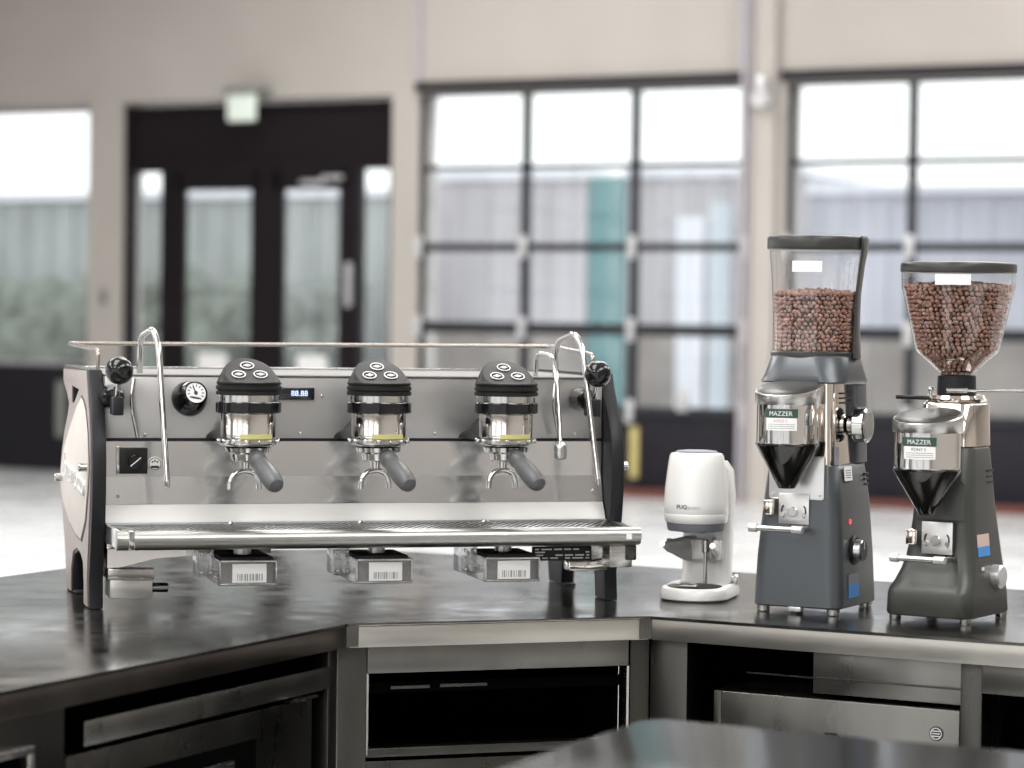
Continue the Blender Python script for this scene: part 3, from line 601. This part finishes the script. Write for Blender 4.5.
B('front_tube', M['mirror'], em, (.985, 1.075, -.10, -.06, .074, .098), bev=.006)
# drip scales under the tray
for k, x in enumerate((.229, .512, .786)):
    w_, z0, z1, y0 = .118, .061, .112, -.165
    s = B('drip_scale', M['steel'], em, (x, x + w_, y0, y0 + .16, z0, z0 + .003), (x, x + .003, y0, y0 + .16, z0, z1), (x + w_ - .003, x + w_, y0, y0 + .16, z0, z1), (x, x + w_, y0, y0 + .003, z1 - .004, z1), (x, x + w_, y0, y0 + .003, z0, z0 + .004), bev=.0006)
    B('scale_front', M['scaleglass'], s, (x + .003, x + w_ - .003, y0 + .001, y0 + .0025, z0 + .004, z1 - .004))
    B('scale_core', M['ink'], s, (x + .006, x + w_ - .006, y0 + .012, y0 + .15, z0 + .005, z1 + .006), bev=.002)
    l_ = B('label_sticker', M['paper'], s, (x + .026, x + .096, y0 - .0012, y0 + .0005, z0 + .006, z1 - .007), bev=.0003)
    bm = bm_new(); xx = x + .036; random.seed(11 + k)
    while xx < x + .086:
        bw = random.choice((.0008, .0015, .0022)); box(bm, xx, xx + bw, y0 - .0016, y0 - .001, z0 + .010, z0 + .024); xx += bw + random.choice((.001, .002, .0032))
    link('barcode', bm, M['greysticker'], l_)
    bk = B('scale_bracket', M['scaleglass'], s, (x - .034, x - .002, y0 + .06, y0 + .14, z0 + .012, .136), bev=.003)
    bm = bm_new()
    for a, b in ((x - .028, .122), (x - .008, .122), (x - .028, z0 + .022), (x - .008, z0 + .022)): cyl(bm, (a, y0 + .061, b), (a, y0 + .056, b), .004, n=12, bev=.001)
    link('bracket_screw', bm, M['chrome'], s)
    bm = bm_new(); cyl(bm, (x + .06, -.08, .112), (x + .06, -.08, .1345), .018, n=24); link('scale_nozzle', bm, M['bracket'], s)

# ---------------------------------------------------------------- coffee beans
def bean_mesh():
    b = bmesh.new(); bmesh.ops.create_icosphere(b, subdivisions=2, radius=1)
    for v in b.verts:
        x, y, z = v.co; v.co = Vector((x * .0056, y * .0046, z * .0040 * (1 if z > 0 else .75)))
    me = bpy.data.meshes.new('bean'); b.to_mesh(me); b.free(); return me
def beans(name, prof, ztop, label, cat, T, parent=None):
    """prof: (r,z) inner wall from bottom up; beans lie against it and over the top"""
    base = bean_mesh(); bv = [v.co.copy() for v in base.vertices]; bf = [tuple(p.vertices) for p in base.polygons]
    V, F_ = [], []
    def put(p):
        q = Matrix.Rotation(random.uniform(0, 6.28), 3, 'Z') @ Matrix.Rotation(random.uniform(0, 6.28), 3, 'X') @ Matrix.Rotation(random.uniform(0, 6.28), 3, 'Y'); s = random.uniform(.9, 1.12)
        n = len(V); V.extend([p + (q @ v) * s for v in bv]); F_.extend([tuple(i + n for i in f) for f in bf])
    st = .0098; z = prof[0][1] + .004; row = 0
    while z < ztop:
        for (r0, z0), (r1, z1) in zip(prof, prof[1:]):
            if z0 <= z <= z1: r_ = r0 + (r1 - r0) * (z - z0) / (z1 - z0); sl = math.hypot(r1 - r0, z1 - z0) / (z1 - z0); break
        r_ -= .0062; n = int(2 * math.pi * r_ / (st * 1.12))
        for i in range(n):
            a = 2 * math.pi * (i + .5 * (row % 2) + random.uniform(-.15, .15)) / n; rr = r_ - random.uniform(0, .003)
            put(Vector((rr * math.cos(a), rr * math.sin(a), z + random.uniform(-.0018, .0018))))
        z += st / sl * .9; row += 1
    rt = r_; rr = rt
    while rr > .004:
        n = max(1, int(2 * math.pi * rr / .0105))
        for i in range(n):
            a = 2 * math.pi * (i + random.random() * .5) / n; put(Vector((rr * math.cos(a), rr * math.sin(a), ztop - .001 + (rt - rr) * .10 + random.uniform(-.002, .002))))
        rr -= .0100
    me = bpy.data.meshes.new(name); me.from_pydata([tuple(v) for v in V], [], F_)
    for p in me.polygons: p.use_smooth = True
    me.materials.append(M['bean']); o = bpy.data.objects.new(name, me); COL.objects.link(o); o.matrix_world = T; bpy.data.meshes.remove(base)
    tag(o, label, cat, None, 'stuff')
    bm = bm_new(); pf = [(max(.002, r - .010), z) for r, z in prof if z < ztop - .004]; pf.append((rt - .006, ztop - .005)); lathe(bm, pf, 32, cap0=True)
    c = link('bean_core', bm, M['beancore'], o); return o

def dosing_cup(t, cx, cy, r, z_cone, z_cyl, z_cap0, z_cap1, tip, labt, plate):
    C = (cx, cy, 0); face = R(-90) + R(20)
    bm = bm_new(); rs = []
    for rr, z, k in ((r + .001, z_cap0, 0), (r + .002, z_cap0 + .002, 0), (r + .002, z_cap1 - .002, 1), (r, z_cap1, 1)):
        rs.append([Vector((cx + rr * math.cos(a), cy + rr * math.sin(a), z + k * .014 * math.sin(a))) for a in [2 * math.pi * i / 48 for i in range(48)]])
    rings(bm, rs); c = link('dosing_cup_cap', bm, M['steel'], t)
    bm = bm_new(); rs = []
    for rr, dz in ((r - .001, 0), (r - .004, .003), (r * .6, .0055), (.001, .006)):
        rs.append([Vector((cx + rr * math.cos(a), cy + rr * math.sin(a), z_cap1 + dz + .014 * (rr / r) * math.sin(a))) for a in [2 * math.pi * i / 48 for i in range(48)]])
    rings(bm, rs); link('cap_top', bm, M['lid'], c)
    bm = bm_new(); lathe(bm, [(r - .002, z_cyl), (r - .002, z_cap0 + .001)], 48, C); u = link('dosing_cup', bm, M['mirror'], t)
    bm = bm_new(); lathe(bm, [(tip - .002, z_cone), (tip, z_cone + .001), (r - .001, z_cyl - .002), (r, z_cyl), (r, z_cyl + .004), (r - .002, z_cyl + .005)], 48, C); link('dosing_cone', bm, M['smoke'], u)
    bm = bm_new(); lathe(bm, [(tip - .006, z_cone + .004), (r - .010, z_cyl)], 48, C); link('cone_lining', bm, M['gside'], u)
    f2 = R(-90) + R(28) - .34
    n_ = bm_new(); wrap_patch(n_, (cx, cy), r - .001, f2, -.036, .036, z_cap0 - .026, z_cap0 - .008, .0008, 10); n_ = link('nameplate', n_, M['green'], u)
    link('lettering', text_bm('MAZZER', .013, .0003, 0, wrapfn((cx, cy), r, f2, z_cap0 - .0178)), M['print_'], n_)
    n2 = bm_new(); wrap_patch(n2, (cx, cy), r - .001, f2, -.032, .034, z_cap0 - .052, z_cap0 - .027, .0008, 10); n2 = link('paper_label', n2, M['paper'], u)
    link('lettering', text_bm(labt, .0085, .0003, 0, wrapfn((cx, cy), r, f2, z_cap0 - .0325)), M['redink'] if plate else M['ink'], n2)
    bm = bm_new()
    for k in range(3): wrap_patch(bm, (cx, cy), r, f2, -.028, .03, z_cap0 - .0400 - k * .0042, z_cap0 - .0390 - k * .0042, .0003, 8)
    link('label_lines', bm, M['greysticker'], n2)

def fork(t, cx, y, z0, z1):
    b = B('fork_bracket', M['bracket'], t, (cx - .034, cx + .034, y - .004, y, z0 + .012, z1), bev=.0012)
    bm = bm_new(); cyl(bm, (cx, y - .003, z1 - .038), (cx, y - .012, z1 - .038), .0105, n=24, bev=.001); link('thumb_screw', bm, M['chrome'], b)
    for sx in (-1, 1):
        bm = bm_new(); tube(bm, [(cx + sx * .022 + .005 * math.sin(a) * sx, y - .0045, z1 - .038 + .012 * math.cos(a)) for a in [k * math.pi / 8 for k in range(9)]], .0018, 6, 0); link('slot', bm, M['ink'], b)
        cyl_ = bm_new(); cyl(cyl_, (cx + sx * .024, y - .004, z1 - .044), (cx + sx * .024, y - .009, z1 - .044), .005, n=12); link('screw', cyl_, M['chrome'], b)
    bm = bm_new(); tube(bm, [(cx - .075, y - .052, z0 + .004), (cx + .038, y - .052, z0 + .004)], .0058, 12, 0); tube(bm, [(cx + .034, y - .052, z0 + .004), (cx + .034, y, z0 + .004)], .0058, 12, 0); f = link('fork_bar', bm, M['chrome'], b)
    bm = bm_new(); cyl(bm, (cx - .080, y - .052, z0 + .004), (cx - .062, y - .052, z0 + .004), .0085, bev=.001); cyl(bm, (cx + .016, y - .052, z0 + .004), (cx + .040, y - .052, z0 + .004), .0085, bev=.001); link('bar_sleeve', bm, M['bracket'], f)
    B('push_switch', M['warmchrome'], t, (cx - .062, cx - .040, y - .022, y + .0, z0 + .03, z0 + .062), bev=.003)

# ---------------------------------------------------------------- tall grinder
KF = Matrix.Translation((.5228, 5.55244, CT)) @ Matrix.Rotation(R(-28), 4, 'Z')
k = thing('coffee_grinder', 'taller dark slate coffee grinder with cylindrical bean hopper', 'coffee grinder', (.5228, 5.55244, CT), R(-28), group='coffee grinders on the right of the bar')
bm = loft(bm_new(), [(.014, -.008, .183, -.008, .225, .028), (.017, -.012, .187, -.012, .23, .032), (.12, -.008, .183, -.008, .224, .032), (.235, .002, .176, .0, .215, .03), (.31, .010, .167, .006, .203, .028), (.313, .014, .163, .01, .199, .026)]); kb = link('body', bm, M['gbody'], k, sharp=50)
bm = loft(bm_new(), [(.3135, .03, .170, .12, .208, .025), (.48, .035, .172, .10, .192, .025)]); link('rear_column', bm, M['gbody'], k, sharp=50)
bm = loft(bm_new(), [(.308, .012, .160, .012, .14, .022), (.482, .016, .156, .014, .14, .022)], k=8); link('grinding_chamber', bm, M['warmchrome'], k, sharp=50)
bm = loft(bm_new(), [(.483, -.010, .178, -.006, .195, .045), (.486, -.012, .180, -.008, .197, .048), (.50, -.007, .178, -.004, .194, .055), (.536, .0, .172, .002, .188, .065), (.540, .004, .168, .006, .184, .062)], k=10); sh = link('shroud', bm, M['gbody'], k, sharp=50)
HC_ = (.083, .092, 0)
bm = bm_new(); lathe(bm, [(.088, .540), (.0875, .55), (.088, .62), (.092, .70), (.098, .769)], 56, HC_, cap0=False, cap1=False); link('hopper', bm, M['clear'], k)
bm = bm_new(); lathe(bm, [(.092, .538), (.092, .546), (.089, .549)], 56, HC_, cap0=False, cap1=False); link('hopper_ring', bm, M['lid'], k)
bm = bm_new(); lathe(bm, [(.098, .762), (.1015, .764), (.1025, .767), (.1025, .786), (.100, .7905), (.09, .7925), (.001, .7935)], 56, HC_); link('hopper_lid', bm, M['lid'], k)
bm = bm_new(); rs = []
for z, r0, hw in ((.535, .099, 20), (.60, .0955, 15), (.67, .097, 13), (.73, .104, 13), (.762, .110, 15), (.785, .112, 16), (.792, .108, 15)):
    arc = [R(12 - hw + 2 * hw * i / 8) for i in range(9)]
    rs.append([Vector((HC_[0] + r0 * math.cos(a), HC_[1] + r0 * math.sin(a), z)) for a in arc] + [Vector((HC_[0] + (r0 - .006) * math.cos(a), HC_[1] + (r0 - .006) * math.sin(a), z)) for a in arc[::-1]])
rings(bm, rs); link('hopper_spine', bm, M['lid'], k, sharp=60)
bm = bm_new(); wrap_patch(bm, HC_, .0975, R(-90) + R(28) - .30, -.032, .032, .715, .738, .0006); link('hopper_sticker', bm, M['paper'], k)
for i in range(1):
    B('latch_slot', M['ink'], sh, (.1725, .1755, .06, .10, .505, .508)); B('latch_stud', M['paper'], sh, (.172, .1765, .085, .095, .488, .499), bev=.001)
dosing_cup(k, .088, -.062, .066, .266, .356, .440, .474, .018, 'KOLD S', True)
fork(k, .082, -.003, .176, .252)
curve_plate('backing_plate', [rrect(.024, .146, .240, .33, .006)], .0012, .0003, M['bracket'], k, 'xz', -.0005)
bm = bm_new()
for a in (.032, .138): cyl(bm, (a, -.0015, .249), (a, -.004, .249), .003, n=10)
link('plate_screw', bm, M['steel'], k)
# side details (right side face)
bm = bm_new(); cyl(bm, (.160, .105, .395), (.176, .105, .395), .022, bev=.002); cyl(bm, (.176, .105, .395), (.203, .105, .395), .0385, .0365, n=40, bev=.003); kn = link('grind_adjuster', bm, M['chrome'], k)
bm = bm_new(); cyl(bm, (.203, .105, .395), (.2045, .105, .395), .028, n=32); link('adjuster_cap', bm, M['scaleglass'], kn)
for j in range(3): B('vent_slot', M['ink'], k, (.1575, .1625, .06, .11, .440 + j * .010, .4435 + j * .010)); 
for j in range(3): B('vent_slot', M['ink'], k, (.170, .1745, .165, .19, .265 + j * .011, .269 + j * .011))
def tilted(name, m, parent, x, dx, y0, y1, z0, z1):   # plate on the slightly leaning right side
    bm = bm_new(); vs = [Vector((x, y0, z0)), Vector((x, y1, z0)), Vector((x + dx, y1, z1)), Vector((x + dx, y0, z1))]
    rings(bm, [vs, [v + Vector((.0012, 0, 0)) for v in vs]]); return link(name, bm, m, parent)
st = tilted('sticker', M['paper'], k, .1745, -.003, .045, .088, .279, .309)
bm = bm_new()
for j in range(4): box(bm, .1730, .1755 - j * .0005, .052, .08, .2845 + j * .005, .2865 + j * .005)
link('sticker_print', bm, M['greysticker'], st)
tilted('sticker', M['greysticker'], k, .1595, -.001, .02, .045, .313, .35)
s1 = tilted('warning_sticker', M['greysticker'], k, .1862, -.0005, .045, .105, .062, .084); s2 = tilted('warning_sticker', M['blue'], k, .1870, -.0005, .045, .105, .034, .062)
bm = bm_new(); cyl(bm, (.180, .085, .132), (.188, .085, .132), .031, n=36, bev=.002); q = link('dial_ring', bm, M['satinblack'], k)
bm = bm_new(); cyl(bm, (.187, .085, .132), (.204, .085, .132), .024, .0225, n=36, bev=.002); q = link('dial_knob', bm, M['steel'], k)
bm = bm_new(); cyl(bm, (.2042, .085, .132), (.2052, .085, .132), .0205, n=32); box(bm, .203, .2048, .084, .086, .132, .154); link('knob_face', bm, M['satinblack'], q)
B('knob_mark', M['print_'], q, (.2050, .2058, .084, .086, .135, .150))
B('pilot_lamp', M['red'], k, (.1785, .1815, .062, .070, .188, .198), bev=.001)
for a, b in ((.01, .01), (.167, .01), (.165, .205), (.01, .205)):
    bm = bm_new(); lathe(bm, [(.0125, .0005), (.014, .002), (.014, .013), (.012, .0145)], 20, (a, b, 0)); link('foot', bm, M['steel'], k)
B('front_tab', M['bracket'], k, (.075, .103, -.013, .0, .006, .0155), bev=.001)
beans('coffee_beans', [(.0875, .541), (.0865, .55), (.087, .62), (.091, .70)], .672, 'brown roasted coffee beans filling the tall cylindrical hopper', 'coffee beans', KF @ Matrix.Translation(HC_))

# ---------------------------------------------------------------- shorter grinder with the conical hopper
RF = Matrix.Translation((.79076, 5.43599, CT)) @ Matrix.Rotation(R(-33), 4, 'Z')
r = thing('coffee_grinder', 'shorter olive grey coffee grinder with flared foot and conical hopper', 'coffee grinder', (.79076, 5.43599, CT), R(-33), group='coffee grinders on the right of the bar')
secs = [(.012, -.008, .176, -.022, .20, .028), (.016, -.012, .180, -.026, .205, .032), (.058, -.010, .178, -.026, .202, .032), (.068, -.007, .177, -.023, .20, .032), (.082, -.001, .175, -.012, .199, .032), (.105, .008, .172, -.001, .196, .03), (.13, .015, .169, .007, .192, .03), (.17, .021, .165, .014, .186, .03), (.24, .027, .161, .019, .17, .03), (.355, .034, .156, .025, .150, .03), (.36, .038, .152, .028, .146, .028)]
bm = loft(bm_new(), secs, k=8); link('body', bm, M['gside'], r, sharp=60)
bm = loft(bm_new(), [(.36, .036, .156, .026, .150, .028), (.445, .038, .154, .028, .148, .028), (.449, .042, .15, .032, .144, .026)], k=8); link('grinding_chamber', bm, M['warmchrome'], r, sharp=50)
RC = (.092, .098, 0)
bm = bm_new(); lathe(bm, [(.055, .448), (.062, .450), (.064, .456), (.060, .463), (.045, .466)], 48, RC); cl = link('adjusting_collar', bm, M['warmchrome'], r)
bm = bm_new(); lathe(bm, [(.040, .462), (.0405, .466), (.0395, .503), (.037, .505)], 40, RC); link('hopper_neck', bm, M['satinblack'], r)
bm = bm_new(); tube(bm, [(RC[0] + .02, RC[1] - .045, .474), (RC[0] + .22, RC[1] + .03, .476)], .003, 10, 0); a_ = link('hopper_shutter', bm, M['chrome'], r)
bm = bm_new(); cyl(bm, (RC[0] + .19, RC[1] + .019, .4757), (RC[0] + .215, RC[1] + .028, .476), .005, n=12, bev=.001); link('shutter_grip', bm, M['steel'], a_); bm = bm_new(); cyl(bm, (RC[0] - .0, RC[1] - .052, .4735), (RC[0] + .04, RC[1] - .038, .4745), .006, n=12, bev=.001); link('shutter_clamp', bm, M['steel'], a_)
bm = bm_new(); tube(bm, [(RC[0] - .035, RC[1] - .045, .457), (RC[0] - .095, RC[1] - .09, .459)], .0045, 10, 0); link('adjusting_handle', bm, M['satinblack'], r)
bm = bm_new(); cyl(bm, (RC[0] - .035, RC[1] - .052, .458), (RC[0] - .035, RC[1] - .052, .470), .003); bmesh.ops.create_uvsphere(bm, u_segments=14, v_segments=10, radius=.006, matrix=Matrix.Translation((RC[0] - .035, RC[1] - .052, .475))); link('index_pin', bm, M['chrome'], r)
HP = [(.035, .503), (.036, .510), (.060, .532), (.083, .552), (.087, .560), (.100, .615), (.114, .678), (.1165, .684), (.1175, .72)]
bm = bm_new(); lathe(bm, HP, 56, RC, cap0=False, cap1=False); link('hopper', bm, M['clear'], r)
bm = bm_new(); lathe(bm, [(.1165, .716), (.119, .717), (.1195, .720), (.1195, .732), (.117, .736), (.09, .739), (.001, .741)], 56, RC); link('hopper_lid', bm, M['lid'], r)
bm = bm_new(); lathe(bm, [(.030, .003), (.030, .006), (.022, .018), (.001, .022)], 24, (RC[0] - .0, RC[1] - .052, .525)); 
bm.free()
bm = bm_new(); wrap_patch(bm, RC, .1165, R(-90) + R(33) - .28, -.035, .038, .690, .712, .0006); link('hopper_sticker', bm, M['paper'], r)
dosing_cup(r, .098, -.056, .069, .223, .314, .391, .424, .015, 'KONY S', False)
fork(r, .098, .001, .128, .206)
curve_plate('backing_plate', [rrect(.045, .150, .208, .29, .006)], .0012, .0003, M['gside'], r, 'xz', .012)
tilted('warning_sticker', M['blue'], r, .1690, -.0022, .045, .105, .135, .155); tilted('warning_sticker', M['pinksticker'], r, .1668, -.0022, .045, .105, .155, .18)
bm = bm_new(); cyl(bm, (.168, .122, .090), (.192, .122, .090), .0255, .0245, n=36, bev=.003); kn = link('timer_knob', bm, M['bracket'], r)
for j in range(3): B('vent_slot', M['ink'], r, (.1545, .1605, .105, .138, .283 + j * .012, .287 + j * .012))
for a, b in ((.005, .005), (.163, .0), (.165, .18), (.01, .18)):
    bm = bm_new(); lathe(bm, [(.0115, .0005), (.012, .002), (.012, .0125)], 20, (a, b, 0)); link('foot', bm, M['steel'], r)
B('side_mark', M['print_'], r, (.1745, .1775, .05, .058, .107, .114))
beans('coffee_beans', [(.034, .505), (.0355, .510), (.0595, .533), (.082, .553), (.086, .561), (.0995, .617), (.113, .679), (.1155, .685), (.1165, .72)], .688, 'brown roasted coffee beans filling the conical hopper', 'coffee beans', RF @ Matrix.Translation(RC))

# ---------------------------------------------------------------- white automatic tamper
t = thing('automatic_tamper', 'white automatic coffee tamper with barrel shaped head and round base', 'tamper', (.41267, 5.79439, CT), R(-16))
def dring(rx, yf, yb, z, n=40):     # D-shaped: round in front, straight sides to the back
    out = []
    for i in range(n // 2 + 1): a = math.pi + math.pi * i / (n // 2); out.append(Vector((rx * math.cos(a), yf + rx + rx * math.sin(a) * 1.0, z)))
    for x, y in ((rx, yb - .03), (rx * .85, yb), (-rx * .85, yb), (-rx, yb - .03)): out.append(Vector((x, y, z)))
    return out
bm = bm_new(); rings(bm, [dring(.072, -.094, .12, .0005), dring(.077, -.099, .125, .004), dring(.077, -.099, .125, .012), dring(.074, -.096, .122, .024), dring(.070, -.092, .118, .028)]); link('base', bm, M['white'], t, sharp=50)
bm = bm_new(); lathe(bm, [(.060, .0275), (.060, .0295), (.056, .030), (.001, .030)], 40, (0, -.024, 0)); link('base_mat', bm, M['rubber'], t)
bm = bm_new(); box(bm, -.03, .015, -.075, -.065, .030, .036, bev=.002); tube(bm, [(-.03, -.07, .034), (-.02, -.06, .040), (.012, -.055, .034)], .003, 8, .008); link('drip_clip', bm, M['steel'], t)
bm = loft(bm_new(), [(.027, -.052, .060, .035, .12, .03), (.05, -.048, .060, .04, .12, .03), (.16, -.048, .062, .04, .12, .03), (.22, -.045, .066, .02, .125, .035), (.28, -.04, .062, .0, .115, .035), (.30, -.03, .05, .01, .10, .03)], k=8); link('column', bm, M['white'], t, sharp=50)
HCt = (0, -.022, 0)
bm = bm_new(); lathe(bm, [(.060, .168), (.066, .169), (.069, .174), (.0715, .188), (.0705, .190), (.0715, .192), (.0705, .215), (.068, .25), (.063, .29), (.0595, .314), (.056, .320), (.045, .3225)], 56, HCt); hd = link('head', bm, M['white'], t)
bm = bm_new(); lathe(bm, [(.046, .322), (.044, .3255), (.030, .327), (.001, .327)], 40, HCt); link('head_cap', bm, M['greysticker'], t)
bm = bm_new(); lathe(bm, [(.05, .150), (.060, .151), (.062, .154), (.0645, .168), (.05, .169)], 48, HCt); link('head_ring', bm, M['greysticker'], t)
bm = bm_new(); lathe(bm, [(.026, .146), (.029, .148), (.029, .152)], 32, HCt); link('tamper_foot', bm, M['chrome'], t)
link('lettering', text_bm('PUQ', .0125, .0004, 0, wrapfn(HCt[:2], .0717, R(-90) + R(16) - .52, .2060)), M['ink'], hd)
link('lettering', text_bm('press', .0125, .0004, 0, wrapfn(HCt[:2], .0717, R(-90) + R(16) - .14, .2060)), M['hinge'], hd)
fk = B('fork_plate', M['bracket'], t, (-.028, .050, .02, .041, .082, .128), bev=.002)
for sx, e in ((-1, .066), (1, .046)):
    P_ = smooth_path([(sx * .020 + .008, .03, .106), (sx * .044, .0, .110), (sx * (e - .004), -.045, .120), (sx * e, -.062, .122)], .03); rs = []
    for q, p in enumerate(P_):
        t_ = q / (len(P_) - 1); hh = .023 * (1 - t_) ** 1.3 + .006; ww = .007
        rs.append([p + Vector((ww * math.cos(a) * .9, ww * math.sin(a) * .5, hh * math.sin(a) )) for a in [2 * math.pi * i_ / 12 for i_ in range(12)]])
    bm = rings(bm_new(), rs); link('fork_prong', bm, M['bracket'], fk)
bm = bm_new(); cyl(bm, (.018, .0, .10), (.018, .0, .13), .009, bev=.002); cyl(bm, (.018, .0, .0295), (.018, .0, .10), .0045); link('support_rod', bm, M['steel'], t)
bm = bm_new(); cyl(bm, (.066, .09, .035), (.074, .09, .035), .012, bev=.002); cyl(bm, (.0595, .09, .035), (.067, .09, .035), .007); link('side_knob', bm, M['bracket'], t)
